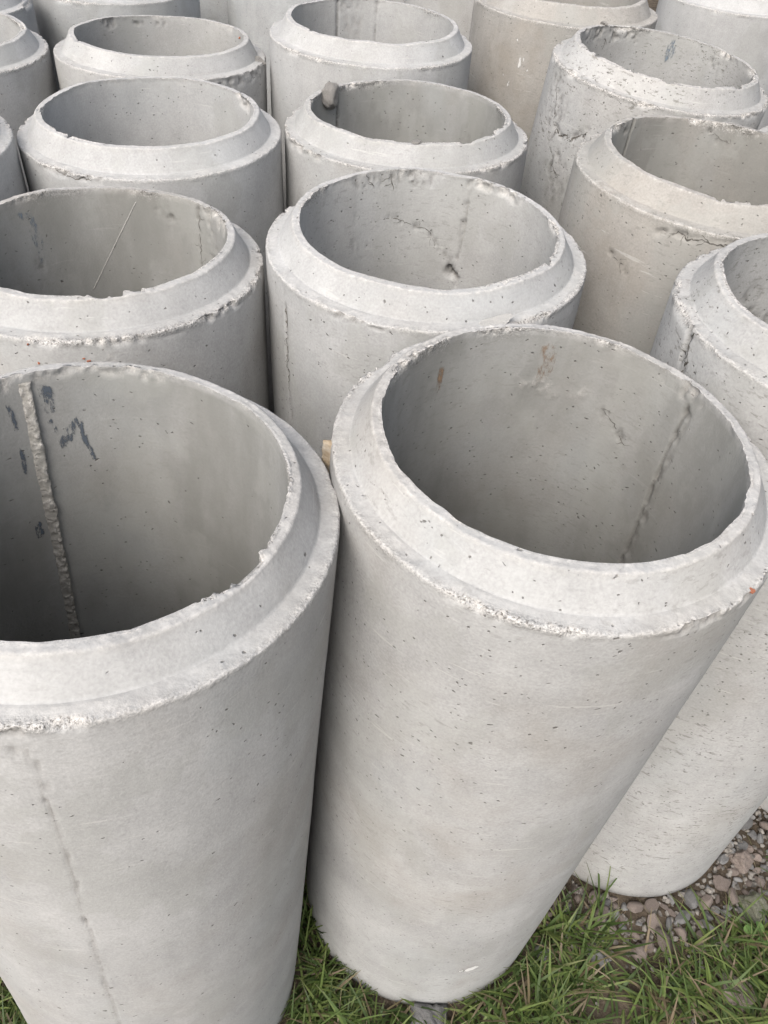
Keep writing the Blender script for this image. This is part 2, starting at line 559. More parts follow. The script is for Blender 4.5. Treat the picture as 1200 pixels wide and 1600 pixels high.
def lathe(prof, nseg):
    prof = np.asarray(prof, float)
    th = np.linspace(0, 2 * math.pi, nseg, endpoint=False)
    r = np.repeat(prof[:, 0], nseg)
    z = np.repeat(prof[:, 1], nseg)
    t = np.tile(th, len(prof))
    v = np.stack([r * np.cos(t), r * np.sin(t), z], 1)
    n = len(prof)
    i = np.arange(nseg)
    j = np.arange(n - 1)[:, None] * nseg
    a, b = j + i, j + (i + 1) % nseg
    return v, np.stack([a, b, b + nseg, a + nseg], -1).reshape(-1, 4)


def seg(p0, p1, step):
    n = max(1, int(round(math.hypot(p1[0] - p0[0], p1[1] - p0[1]) / step)))
    return [(p0[0] + (p1[0] - p0[0]) * k / n, p0[1] + (p1[1] - p0[1]) * k / n) for k in range(n)]


FEATS = {}


def make_pipe(key, label, tint, stain=0.35, pit=0.15, rough=0.3, nseg=256, step=0.006, deep=0.02, deep_from=0.35, feats=()):
    x, y, dz, lx, ly = PIPES[key]
    H = HGT
    hs = H - DROP
    seed = (ord(key) - 60) * 3
    root = bpy.data.objects.new('concrete_pipe', None)
    root.empty_display_size = 0.2
    COL.objects.link(root)
    ax = Vector((lx, ly, 1)).normalized()
    ux = (Vector((1, 0, 0)) - ax * ax.x).normalized()
    uy = ax.cross(ux)
    root.matrix_world = Matrix(((ux.x, uy.x, ax.x, x), (ux.y, uy.y, ax.y, y), (ux.z, uy.z, ax.z, dz), (0, 0, 0, 1)))
    tag(root, label, 'concrete pipe', 'concrete pipes standing upright in the yard')
    FEATS[root.name] = feats
    root['_seed'] = seed
    root['_rough'] = rough
    # outer wall and ledge
    zc = hs - deep_from
    prof = [(RI + 0.001, 0.0)] + [(RO - 0.006, 0.0), (RO, 0.006)] + seg((RO, 0.02), (RO, zc), deep) + seg((RO, zc), (RO, hs - 0.03), step)
    prof += seg((RO, hs - 0.03), (RO, hs - 0.004), 0.003)
    prof += [(RO - 0.0003, hs - .0025), (RO - 0.0012, hs - 0.001), (RO - 0.003, hs)]
    prof += seg((RO - 0.005, hs), (RF, hs + 0.0015), 0.0035) + [(RF, hs + 0.0015)]
    v1, q1 = lathe(prof, nseg)
    inner = [(RI, H)] + seg((RI, H - 0.0025), (RI, H - 0.04), 0.0032) + seg((RI, H - 0.04), (RI, H - 0.40), step * 0.9) + seg((RI, H - 0.40), (RI, 0.0), deep) + [(RI, 0.0)]
    v2, q2 = lathe(inner, nseg)
    spig = [(RF, hs + 0.0015), (RF - 0.0014, hs + 0.0022), (RF - 0.0026, hs + 0.004)]
    spig += seg((RF - 0.0038, hs + 0.0065), (RT + 0.0005, H - 0.005), 0.0035)
    spig += [(RT, H - 0.004), (RT - 0.0012, H - 0.0015), (RT - 0.003, H - 0.0003)]
    spig += seg((RT - 0.005, H), (RI, H), 0.0027) + [(RI, H)]
    v3, q3 = lathe(spig, nseg)
    vb = np.concatenate([v1, v2])
    for nm, vv, qq in (('barrel', vb, np.concatenate([q1, q2 + len(v1)])), ('spigot', v3, q3)):
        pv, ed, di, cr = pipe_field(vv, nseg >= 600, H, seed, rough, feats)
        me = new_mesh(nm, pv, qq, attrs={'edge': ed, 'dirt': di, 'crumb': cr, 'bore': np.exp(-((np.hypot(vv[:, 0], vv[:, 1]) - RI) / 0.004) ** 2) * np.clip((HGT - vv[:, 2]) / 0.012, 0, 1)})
        o = add(nm, me, M_CON, root)
        o.color = (*tint, 1)
        o['seed'] = float(seed) * 0.37
        o['stain'] = float(stain)
        o['pit'] = float(pit)
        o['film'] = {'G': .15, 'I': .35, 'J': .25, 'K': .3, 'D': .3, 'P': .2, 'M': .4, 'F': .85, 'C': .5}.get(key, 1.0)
    return root


def conform(root, side, th, zt, off):
    """points on the real (displaced) wall, lifted by off towards the open air"""
    rr = RI if side == 'in' else RO
    b = np.stack([rr * np.cos(th), rr * np.sin(th), HGT - zt], 1)
    p, _, _, _ = pipe_field(b, True, HGT, root['_seed'], root['_rough'], FEATS[root.name])
    rad = np.stack([np.cos(th), np.sin(th), 0 * th], 1)
    return p + rad * ((-1 if side == 'in' else 1) * np.asarray(off))[:, None]


def ridge(root, side, line, w, h, seed=1, name='seam_ridge', mat=None, step=0.0028, taper=True, tint=(.285, .275, .25)):
    """a proud strip of rough mortar following the wall"""
    rr = RI if side == 'in' else RO
    pts = []
    for (a0, b0), (a1, b1) in zip(line[:-1], line[1:]):
        n = max(2, int(math.hypot(R_(a1 - a0) * rr, b1 - b0) / step))
        pts += [(a0 + (a1 - a0) * k / n, b0 + (b1 - b0) * k / n) for k in range(n)]
    pts.append(line[-1])
    prof = [(-0.50, -0.3), (-0.49, 0.15), (-0.47, 0.5), (-0.42, 0.85), (-0.30, 1.0), (-0.12, 0.98), (0.05, 0.9), (0.25, 0.72), (0.5, 0.48), (0.75, 0.25), (0.95, 0.08), (1.1, -0.3)]
    m = len(prof)
    PT = np.array(pts)
    PR = np.array(prof)
    V = np.zeros((len(pts), m, 3))
    V[:, :, 0] = np.radians(PT[:, 0])[:, None] + PR[None, :, 0] * w / rr
    V[:, :, 1] = PT[:, 1][:, None]
    V[:, :, 2] = PR[None, :, 1] * h
    V = V.reshape(-1, 3)
    rr3 = np.stack([V[:, 0] * rr, V[:, 1], V[:, 2] * 0], 1)
    n1 = fbm(rr3, 110, 3, seed, .65)
    n2 = fbm(rr3, 150, 2, seed + 9, .7)
    nc = fbm(np.stack([0 * V[:, 1], V[:, 1], 0 * V[:, 1]], 1), 22, 3, seed + 4)
    th = V[:, 0] + (n1 * 0.22 + nc * 0.12 * np.sign(V[:, 0] - np.repeat(np.radians(PT[:, 0]), m))) * w / rr
    off = V[:, 2] * (1 + 0.22 * nc) + (V[:, 2] > 0) * n2 * min(0.0024, h * .3)
    if taper:
        t = np.repeat(np.linspace(0, 1, len(pts)), m)
        off = np.where(V[:, 2] < 0, off, off * np.clip(np.minimum(t, 1 - t) * 18 + .35, 0, 1))
    P = conform(root, side, th, V[:, 1], off)
    k = np.arange(len(pts) - 1)[:, None] * m
    j = np.arange(m - 1)
    a = k + j
    Q = np.stack([a, a + 1, a + 1 + m, a + m], -1).reshape(-1, 4)
    n_e = len(pts) - 1
    tri = [(0, j + 1, j) for j in range(1, m - 1)] + [(n_e * m, n_e * m + j, n_e * m + j + 1) for j in range(1, m - 1)]
    me = new_mesh(name, P, Q, tri, attrs={'edge': np.clip(0.35 + n2, 0, .8) * (V[:, 2] > 0), 'dirt': np.zeros(len(P))})
    o = add(name, me, mat or M_CON, root)
    o.color = (*tint, 1)
    o['seed'] = float(seed)
    o['stain'] = 0.2
    o['pit'] = 0.5
    return o


def patch(root, side, line, w, mat, name='paint_mark', off=0.0009, seed=0):
    """a thin coat on the wall along a stroke"""
    rr = RI if side == 'in' else RO
    pts = []
    for (a0, b0), (a1, b1) in zip(line[:-1], line[1:]):
        n = max(2, int(math.hypot(R_(a1 - a0) * rr, b1 - b0) / 0.004))
        pts += [(R_(a0 + (a1 - a0) * k / n) * rr, b0 + (b1 - b0) * k / n) for k in range(n)]
    pts.append((R_(line[-1][0]) * rr, line[-1][1]))
    pts = np.array(pts)
    tg = np.gradient(pts, axis=0)
    tg /= np.linalg.norm(tg, axis=1)[:, None] + 1e-9
    nr = np.stack([-tg[:, 1], tg[:, 0]], 1)
    m = 7
    V, C = [], []
    rs = random.Random(seed)
    for i, p in enumerate(pts):
        t = i / (len(pts) - 1)
        ww = w * (0.55 + 0.45 * math.sin(math.pi * min(1, max(0, t * 0.8 + 0.15)))) * (1 + rs.uniform(-.12, .12))
        for k in range(m):
            s = k / (m - 1) * 2 - 1
            q_ = p + nr[i] * s * ww / 2
            V.append((q_[0] / rr, q_[1]))
            C.append((1 - abs(s) ** 3) * min(1, 6 * min(t, 1 - t) + .25))
    n = len(pts)
    k = np.arange(n - 1)[:, None] * m
    a = k + np.arange(m - 1)
    Q = np.stack([a, a + 1, a + 1 + m, a + m], -1).reshape(-1, 4)
    V = np.array(V)
    V = conform(root, side, V[:, 0], V[:, 1], np.full(len(V), off))
    me = new_mesh(name, V, Q, attrs={'cover': C})
    return add(name, me, mat, root)


def blob_patch(root, side, th, zt, wu, wz, mat, name, off=0.0009):
    return patch(root, side, [(th, zt - wz / 2), (th, zt + wz / 2)], wu, mat, name, off, int(th) + 3)


def crack(root, side, line, w=0.004, seed=0, spurs=3, name='crack'):
    """a thin jagged dark strip, painted shade of an open crack, with short branches"""
    rr = RI if side == 'in' else RO
    rs = random.Random(seed)

    def jag(pl, amp):
        o = [pl[0]]
        for p0, p1 in zip(pl[:-1], pl[1:]):
            L = math.hypot(p1[0] - p0[0], p1[1] - p0[1])
            n = max(1, int(L / 0.0045))
            for k in range(1, n + 1):
                t = k / n
                o.append((p0[0] + (p1[0] - p0[0]) * t + rs.uniform(-amp, amp), p0[1] + (p1[1] - p0[1]) * t + rs.uniform(-amp, amp)))
        return o
    main = jag([(R_(a) * rr, b) for a, b in line], 0.0025)
    lines = [(main, w)]
    for k in range(spurs):
        p = rs.choice(main)
        a = rs.uniform(0, 6.28)
        L = rs.uniform(.008, .025)
        lines.append((jag([p, (p[0] + L * math.cos(a), p[1] + L * math.sin(a))], 0.002), w * .6))
    V, Q, n = [], [], 0
    for pl, ww in lines:
        pl = np.array(pl)
        tg = np.gradient(pl, axis=0)
        tg /= np.linalg.norm(tg, axis=1)[:, None] + 1e-9
        for i, p in enumerate(pl):
            t = i / max(1, len(pl) - 1)
            hw = ww * .34 * rs.uniform(.25, 1.3) * min(1, 5 * min(t, 1 - t) + .1)
            V += [(p[0] - tg[i, 1] * hw, p[1] + tg[i, 0] * hw), (p[0] + tg[i, 1] * hw, p[1] - tg[i, 0] * hw)]
            if i:
                Q.append((n + 2 * i - 2, n + 2 * i - 1, n + 2 * i + 1, n + 2 * i))
        n += 2 * len(pl)
    V = np.array(V)
    P = conform(root, side, V[:, 0] / rr, V[:, 1], np.full(len(V), 0.0006))
    return add(name, new_mesh(name, P, Q), M_CRACK, root)


def rock_mesh(name, seed, sub=2, sx=1.0, sy=0.8, sz=0.6, planes=11, noise=0.06):
    rs = np.random.default_rng(seed)
    bm = bmesh.new()
    bmesh.ops.create_icosphere(bm, subdivisions=sub, radius=1.0)
    d = np.array([v.co[:] for v in bm.verts])
    d /= np.linalg.norm(d, axis=1)[:, None]
    N = rs.normal(size=(planes, 3))
    N /= np.linalg.norm(N, axis=1)[:, None]
    D = rs.uniform(0.55, 0.9, planes)
    t = np.full(len(d), 1.15)
    for n, k in zip(N, D):
        c = d @ n
        t = np.where(c > 0.05, np.minimum(t, k / np.maximum(c, 0.05)), t)
    p = d * t[:, None]
    p *= (1 + noise * fbm(d, 2.6, 3, seed))[:, None]
    p *= np.array([sx, sy, sz])
    for v, c in zip(bm.verts, p):
        v.co = c
    me = bpy.data.meshes.new(name)
    bm.to_mesh(me)
    bm.free()
    me.polygons.foreach_set('use_smooth', np.full(len(me.polygons), False))
    return me


def lump(root, name, th, zt, r, size, seed, mat=None, sub=3):
    me = rock_mesh(name, seed, sub, 1, .85, .9, 9, 0.22)
    o = add(name, me, mat or M_CLOD, root)
    o.location = (r * math.cos(R_(th)), r * math.sin(R_(th)), HGT - zt)
    o.scale = size
    o.rotation_euler = (0.3, 0.2, R_(th))
    return o


G_, W_, B_, Br = (0.405, 0.403, 0.395), (0.43, 0.43, 0.425), (0.385, 0.393, 0.393), (0.335, 0.320, 0.296)

# --- front row
A = make_pipe('A', 'concrete pipe with blue-black paint strokes and a thick raised seam inside', G_, 0.30, 0.15, 0.30, 600, 0.006, 0.009, 0.3, [
    dict(side='out', line=[(-82.5, .045), (-81.9, .1407), (-81.4, .2721), (-82.2, .4189), (-82.1, .56), (-82.6, .85), (-82.5, 1.3)], w=.0038, depth=.0012, dirt=.42, edge=.25, patchy=.75, jit=.003),
    dict(side='out', line=[(-84, .05), (-82.5, .1), (-82, .15)], w=.011, depth=.004, dirt=.7, edge=.3, patchy=.1),
    dict(side='out', line=[(-82.2, .15), (-81.4, .27), (-82.2, .42), (-82.4, .8)], w=.004, depth=.0025, dirt=.8, patchy=-.3),
    dict(side='in', line=[(128, .002), (100, .004), (85, .006)], w=.012, depth=.003, edge=.5, patchy=.5),
    dict(side='in', line=[(140, .002), (123, .008)], w=.02, depth=.002, edge=.6, dirt=.25, patchy=.4)])
ridge(A, 'in', [(126.2, .012), (126.9, .16), (127.2, .34), (128.3, .505), (129, .9)], .0105, .007, 5)
patch(A, 'in', [(121.3, .020), (121.0, .045), (121.1, .064)], .020, M_PAINT, seed=1)
patch(A, 'in', [(122.0, .072), (120.6, .088), (119.9, .098)], .008, M_PAINT, seed=2)
patch(A, 'in', [(120.4, .122), (117, .108), (113.4, .084), (112.0, .079)], .017, M_PAINT, seed=3)
patch(A, 'in', [(112.2, .079), (111.6, .11), (109.5, .150)], .010, M_PAINT, seed=4)
patch(A, 'in', [(133.6, .036), (133, .062), (132.5, .090)], .008, M_PAINT, seed=5)
patch(A, 'in', [(132.4, .105), (132.6, .13), (133.1, .155)], .008, M_PAINT, seed=6)
patch(A, 'in', [(132.6, .24), (132.9, .275)], .016, M_PAINT, seed=7)

B = make_pipe('B', 'concrete pipe with a thin tan strip below its shoulder and rust stains in the bore', G_, 0.42, 0.32, 0.32, 600, 0.006, 0.009, 0.3, [
    dict(side='in', line=[(30.7, .02), (31.2, .15), (30, .256), (30, .36)], w=.010, depth=.0025, dirt=.45, edge=.1, patchy=.4, jit=.003),
    dict(side='in', line=[(31.6, .03), (32.2, .15), (31.2, .256), (31.2, .36)], w=.003, depth=.003, dirt=.6, jit=.002),
    dict(side='in', line=[(42, .006), (35, .010), (28, .012)], w=.02, depth=.005, edge=.7, dirt=.3, patchy=.45),
    dict(side='in', line=[(62.5, .11), (55, .13), (46.7, .148)], w=.009, depth=.003, dirt=.6, patchy=.2, jit=.012),
    dict(side='in', line=[(78, .085), (70, .10)], w=.016, depth=-.0008, edge=.3, patchy=.2),
    dict(side='in', line=[(95, .088), (84, .10)], w=.018, depth=-.0008, edge=.3, patchy=.2),
    dict(side='out', line=[(-70, .044), (-45, .044), (-30, .044)], w=.010, depth=.004, edge=.2, dirt=.5, patchy=.5)])
ridge(B, 'out', [(184.5, .046), (184.5, .16), (184.6, .30)], .006, .010, 9, 'mould_flash', M_STRIP, 0.004, False)
blob_patch(B, 'in', 131, .07, .014, .05, M_RUST, 'rust_stain')
blob_patch(B, 'in', 87.5, .06, .03, .08, M_RUST, 'rust_stain')
patch(B, 'out', [(-79, 1.187), (-75, 1.180), (-71.5, 1.168)], .022, M_SPLASH, 'cement_splash')
lump(B, 'red_speck', -44.8, .0438, .2835, (.0045, .004, .003), 3, M_RED, 2)

C = make_pipe('C', 'pitted concrete pipe standing on the rubble stones with cracked shoulder', G_, 0.3, 0.72, 0.55, 448, 0.006, 0.011, 0.3, [
    dict(side='out', line=[(-167, .044), (-166.8, .06), (-165.3, .104)], w=.009, depth=.006, dirt=.75, patchy=.45, jit=.008),
    dict(side='in', line=[(112, .11), (107, .14), (100, .16)], w=.03, depth=.003, dirt=.75, patchy=.2, jit=.02)])

# --- second row
D = make_pipe('D', 'pale concrete pipe with a dark hole low on its inner seam', W_, 0.15, 0.30, 0.45, 448, 0.006, 0.018, 0.32, [
    dict(side='in', line=[(70.1, .004), (71.3, .12), (73, .19), (74.1, .26)], w=.008, depth=.003, dirt=.35, edge=.1, patchy=.35, jit=.004),
    dict(side='in', line=[(69.2, .004), (70.3, .12), (72, .19)], w=.002, depth=.003, dirt=.4, jit=.002),
    dict(side='in', line=[(73.2, .195), (71, .205), (70, .222)], w=.016, depth=.012, dirt=.9, patchy=.6, jit=.01),
    dict(side='in', line=[(76, .15), (75, .2)], w=.02, depth=.003, dirt=.6, patchy=.2, jit=.01),
    dict(side='in', line=[(113.3, .09), (100, .11), (88, .118), (84, .16)], w=.008, depth=.003, dirt=.5, patchy=.25, jit=.015),
    dict(side='in', line=[(131, .09), (127, .13), (124, .16)], w=.02, depth=.002, dirt=.55, patchy=.1, jit=.012),
    dict(side='in', line=[(128, .012), (109, .018), (92, .016)], w=.016, depth=.002, dirt=.6, patchy=.1, jit=.012),
    dict(side='in', line=[(66, .004), (40, .004)], w=.018, depth=.006, edge=.6, patchy=.5),
    dict(side='out', line=[(-143.6, .06), (-143.4, .187), (-141.3, .294), (-141, .5)], w=.004, depth=.004, dirt=.5, edge=.3, patchy=.4, jit=.004),
    dict(side='out', line=[(-120, .046), (-100, .046)], w=.007, depth=.003, dirt=.6, patchy=.4)])
lump(D, 'mortar_crust', -68, .0415, .2735, (.013, .055, .0035), 12, M_CRUST)

E = make_pipe('E', 'concrete pipe with a long pale diagonal scratch inside its bore', G_, 0.50, 0.22, 0.40, 448, 0.006, 0.018, 0.32, [
    dict(side='in', line=[(53.3, .012), (54, .07), (53.8, .16)], w=.007, depth=.004, dirt=.6, patchy=.3, jit=.006),
    dict(side='in', line=[(47, .02), (44, .06), (42, .12)], w=.018, depth=.005, dirt=.35, edge=.3, patchy=.2, jit=.014),
    dict(side='in', line=[(50, .006), (30, .006)], w=.018, depth=.006, edge=.6, patchy=.5),
    dict(side='in', line=[(78, .035), (70, .045)], w=.012, depth=.003, dirt=.5, patchy=.1),
    dict(side='in', line=[(141, .12), (140.8, .17), (141, .25)], w=.014, depth=.002, dirt=.6, patchy=.15),
    dict(side='out', line=[(-69.1, .046), (-68.8, .084), (-68.5, .3)], w=.011, depth=.001, edge=.45, patchy=.6),
    dict(side='out', line=[(-40, .045), (-20, .045)], w=.010, depth=.004, edge=.3, dirt=.3, patchy=.5)])
ridge(E, 'in', [(89.4, .024), (102.5, .109), (117.2, .203)], .0018, .0008, 31, 'scratch', M_SCRATCH)
patch(E, 'in', [(147, .030), (142.5, .033), (140, .037)], .02, M_PAINT_FADED, seed=11)
patch(E, 'in', [(141.5, .034), (140, .07), (139.4, .10), (140.2, .13)], .022, M_PAINT_FADED, seed=12)
for k, (a, b) in enumerate(((-76.5, .071), (-75.6, .076), (-75.0, .075), (-92, .05), (-90, .08))):
    lump(E, 'red_speck', a, b, RO, (.0025, .003, .0025), 40 + k, M_RED, 1)

F = make_pipe('F', 'beige tinted concrete pipe with a crack running below its shoulder edge', Br, 0.45, 0.34, 0.35, 448, 0.006, 0.018, 0.35, [
    dict(side='in', line=[(133.2, .001), (133.6, .04), (134.1, .09)], w=.0045, depth=.005, dirt=.9, jit=.004),
    dict(side='in', line=[(139, .01), (138, .05)], w=.012, depth=.003, dirt=.5, patchy=.2),
    dict(side='in', line=[(82, .02), (74, .035), (66, .04)], w=.012, depth=.003, dirt=.5, patchy=.05, jit=.01),
    dict(side='out', line=[(-128, .074), (-120.3, .0617), (-114, .057), (-110.9, .0591), (-104, .058), (-92, .052)], w=.009, depth=.004, dirt=.3, edge=.2, patchy=.25, jit=.014),
    dict(side='out', line=[(-140, .135), (-133, .15), (-130, .16)], w=.004, depth=.004, dirt=.7, patchy=.4)])

crack(F, 'out', [(-121, .066), (-116, .058), (-112, .064), (-107, .058), (-103, .062), (-98, .056), (-91, .050)], .0035, 1, 7)
crack(F, 'out', [(-141, .132), (-136, .146), (-131, .150)], .002, 2, 2)
crack(F, 'in', [(80, .022), (75, .034), (69, .036)], .002, 3, 3)
crack(C, 'out', [(-167, .044), (-166.8, .06), (-163.5, .085), (-165.3, .112)], .006, 4, 6)
crack(D, 'in', [(113.3, .09), (104, .10), (97, .112), (90, .114), (86, .14)], .002, 5, 4)
crack(D, 'in', [(122, .012), (119, .03)], .002, 6, 3)
crack(D, 'in', [(110, .010), (109, .04)], .003, 7, 2)
crack(D, 'out', [(-143.8, .06), (-143.4, .187), (-141.3, .294)], .0025, 8, 3)
crack(B, 'in', [(62.5, .108), (56, .124), (50, .150), (46, .146)], .0018, 9, 4)
crack(E, 'in', [(53.8, .02), (53.2, .06), (54.2, .12)], .0025, 10, 5)

# --- third row
G = make_pipe('G', 'smooth pale concrete pipe with rough notch at its rim, beside lump-rimmed pipe', W_, 0.12, 0.14, 0.22, 320, 0.007, 0.03, 0.3, [
    dict(side='in', line=[(40, .004), (30, .012)], w=.022, depth=.009, edge=.8, dirt=.3, patchy=.6),
    dict(side='out', line=[(-116, .050), (-108, .048), (-96, .047)], w=.008, depth=.005, dirt=.8, patchy=.4)])
H = make_pipe('H', 'concrete pipe with a lump of mortar stuck on its rim', G_, 0.38, 0.25, 0.40, 320, 0.007, 0.03, 0.3, [
    dict(side='in', line=[(142, .02), (142.1, .1), (142, .3)], w=.006, depth=.005, dirt=.9),
    dict(side='out', line=[(-170, .048), (-150, .052), (-130, .046)], w=.012, depth=.005, dirt=.3, edge=.4, patchy=.4)])
lump(H, 'mortar_lump', 152, .018, .214, (.022, .034, .034), 58, None, 4)
lump(H, 'mortar_lump', 145, -.002, .232, (.012, .020, .008), 52)
lump(H, 'mortar_chip', -83, -.001, .228, (.010, .013, .006), 57, None, 2)
K = make_pipe('K', 'leaning pockmarked concrete pipe with a cracked honeycombed wall', G_, 0.2, 0.95, 0.65, 384, 0.006, 0.02, 0.4, [
    dict(side='out', line=[(-152, .17), (-146, .184), (-139, .176), (-132, .150), (-130, .143)], w=.008, depth=.006, dirt=.4, patchy=.5, jit=.010),
    dict(side='out', line=[(-160, .10), (-150, .22), (-142, .30)], w=.06, depth=.003, dirt=.6, patchy=-.12, jit=.01),
    dict(side='in', line=[(150, .01), (130, .02), (100, .02)], w=.02, depth=.005, dirt=.6, patchy=.15, jit=.01),
    dict(side='in', line=[(40, .03), (28, .05)], w=.02, depth=.004, dirt=.6, patchy=.1, jit=.01)])
crack(K, 'out', [(-153, .168), (-147, .186), (-143, .176), (-139, .181), (-134, .160), (-130, .143)], .006, 12, 9)
crack(K, 'out', [(-160, .09), (-156, .13), (-155, .16)], .003, 13, 5)
crack(K, 'out', [(-150, .22), (-146, .26), (-140, .28)], .003, 14, 6)
crack(K, 'in', [(125, .03), (121, .045)], .0025, 15, 2)
crack(G, 'out', [(-115, .050), (-108, .052), (-98, .047)], .003, 16, 3)
blob_patch(K, 'in', 72.4, .04, .03, .06, M_PAINT_FADED, 'blue_stain')
lump(K, 'mortar_lump', 127, -.004, .232, (.012, .010, .008), 54)

# --- rows behind
I = make_pipe('I', 'concrete pipe with a red speck at its inner rim and a broken shoulder corner', G_, 0.3, 0.2, 0.45, 288, 0.008, 0.04, 0.25, [
    dict(side='in', line=[(150, .01), (130, .012), (105, .012)], w=.016, depth=.004, dirt=.5, patchy=.2, jit=.01),
    dict(side='out', line=[(-50, .06), (-20, .055), (5, .05)], w=.02, depth=.006, dirt=.35, edge=.4, patchy=.3)])
lump(I, 'red_speck', 28.7, .013, .2235, (.004, .005, .004), 55, M_RED, 1)
lump(I, 'mortar_lump', 0, .042, .270, (.020, .02, .008), 56)
J = make_pipe('J', 'concrete pipe with a wide rough panel strip inside, behind lump-rimmed pipe', W_, 0.12, 0.2, 0.30, 288, 0.008, 0.04, 0.25, [
    dict(side='in', line=[(121.7, .004), (121.3, .3)], w=.004, depth=.005, dirt=.8),
    dict(side='in', line=[(91, .004), (91, .3)], w=.003, depth=.004, dirt=.5),
    dict(side='in', line=[(117, .02), (106, .02), (106, .2), (112, .2), (112, .05)], w=.022, depth=.002, dirt=.22, edge=.25, patchy=.4)])
M = make_pipe('M', 'brown-stained concrete pipe with white splashes down its wall', Br, 0.5, 0.35, 0.35, 288, 0.008, 0.03, 0.35, [
    dict(side='out', line=[(-137.7, .05), (-136.8, .15), (-136, .3)], w=.006, depth=.002, dirt=.3, edge=.3, patchy=.4)])
for k, (a, b, wu, wz) in enumerate(((-118, .155, .03, .035), (-122, .10, .02, .012), (-110, .13, .008, .01), (-106, .17, .008, .012), (-113, .17, .007, .012),
                                    (-128, .20, .008, .01), (-102, .14, .006, .008), (-124, .22, .01, .02), (-131, .12, .02, .006), (-100, .19, .006, .012), (-120, .25, .008, .01))):
    blob_patch(M, 'out', a, b, wu, wz, M_PLASTER, 'cement_splash')
make_pipe('P', 'concrete pipe with bluish bore, standing beside the pipe with broken shoulder corner', W_, 0.2, 0.15, 0.45, 256, 0.008, 0.04, 0.3)
make_pipe('Q', 'concrete pipe whose shoulder edge shows beside the smooth pale notched pipe', W_, 0.15, 0.15, 0.35, 256, 0.008, 0.04, 0.3)
make_pipe('S', 'grey concrete pipe standing directly behind the pipe with broken shoulder corner', B_, 0.15, 0.1, 0.25, 256, 0.01, 0.05, 0.25)
make_pipe('R', 'concrete pipe with pale crumbling shoulder, behind the pipe with bluish bore', W_, 0.2, 0.25, 0.6, 256, 0.01, 0.05, 0.25)
make_pipe('T', 'grey concrete pipe standing behind the pipe with the panel strip inside', B_, 0.15, 0.15, 0.25, 256, 0.01, 0.05, 0.25)
make_pipe('U', 'concrete pipe wall showing between the panel-strip pipe and the brown-stained splashed pipe', G_, 0.25, 0.15, 0.25, 224, 0.012, 0.06, 0.25)
make_pipe('Y', 'shaded concrete pipe glimpsed in the gap between the two grey pipes behind', B_, 0.2, 0.1, 0.25, 224, 0.012, 0.06, 0.25)
make_pipe('V', 'farthest concrete pipe, behind the grey one that backs the panel-strip pipe', W_, 0.2, 0.1, 0.25, 224, 0.012, 0.06, 0.25)
make_pipe('N', 'pale smooth concrete pipe standing behind the leaning pockmarked pipe', W_, 0.1, 0.1, 0.2, 256, 0.01, 0.05, 0.25)
make_pipe('W', 'concrete pipe barely showing beside both the leaning pockmarked and the beige cracked pipe', W_, 0.15, 0.1, 0.25, 256, 0.01, 0.05, 0.3)
make_pipe('X', 'grey concrete pipe whose foot shows past the pitted pipe on the rubble', G_, 0.2, 0.3, 0.3, 256, 0.012, 0.05, 0.25)

# ------------------------------------------------------------------ rubble, gravel, grass
FR = [PIPES[k] for k in PIPES]


def free(x, y, m=0.0):
    return all((x - p[0] - p[3] * 0.03) ** 2 + (y - p[1] - p[4] * .03) ** 2 > (RO + m) ** 2 for p in FR)


def rubble_density(x, y):
    """how stony the ground is (1 = bare rubble, 0 = grass)"""
    d = 0.0
    for k, reach in (('C', 0.175), ('X', 0.22)):
        p = PIPES[k]
        s = math.hypot(x - p[0], y - p[1]) - RO
        d = max(d, 1 - max(0, s) / reach)
    d2 = math.hypot((x - 0.99) / 0.13, (y - 0.88) / 0.14)
    d = max(d, 1.15 - d2)
    if x < 0.44:
        d -= (0.44 - x) * 6
    return max(0.0, min(1.0, d))


def gh(x, y):
    return float(ground_h(np.array([x]), np.array([y]))[0])


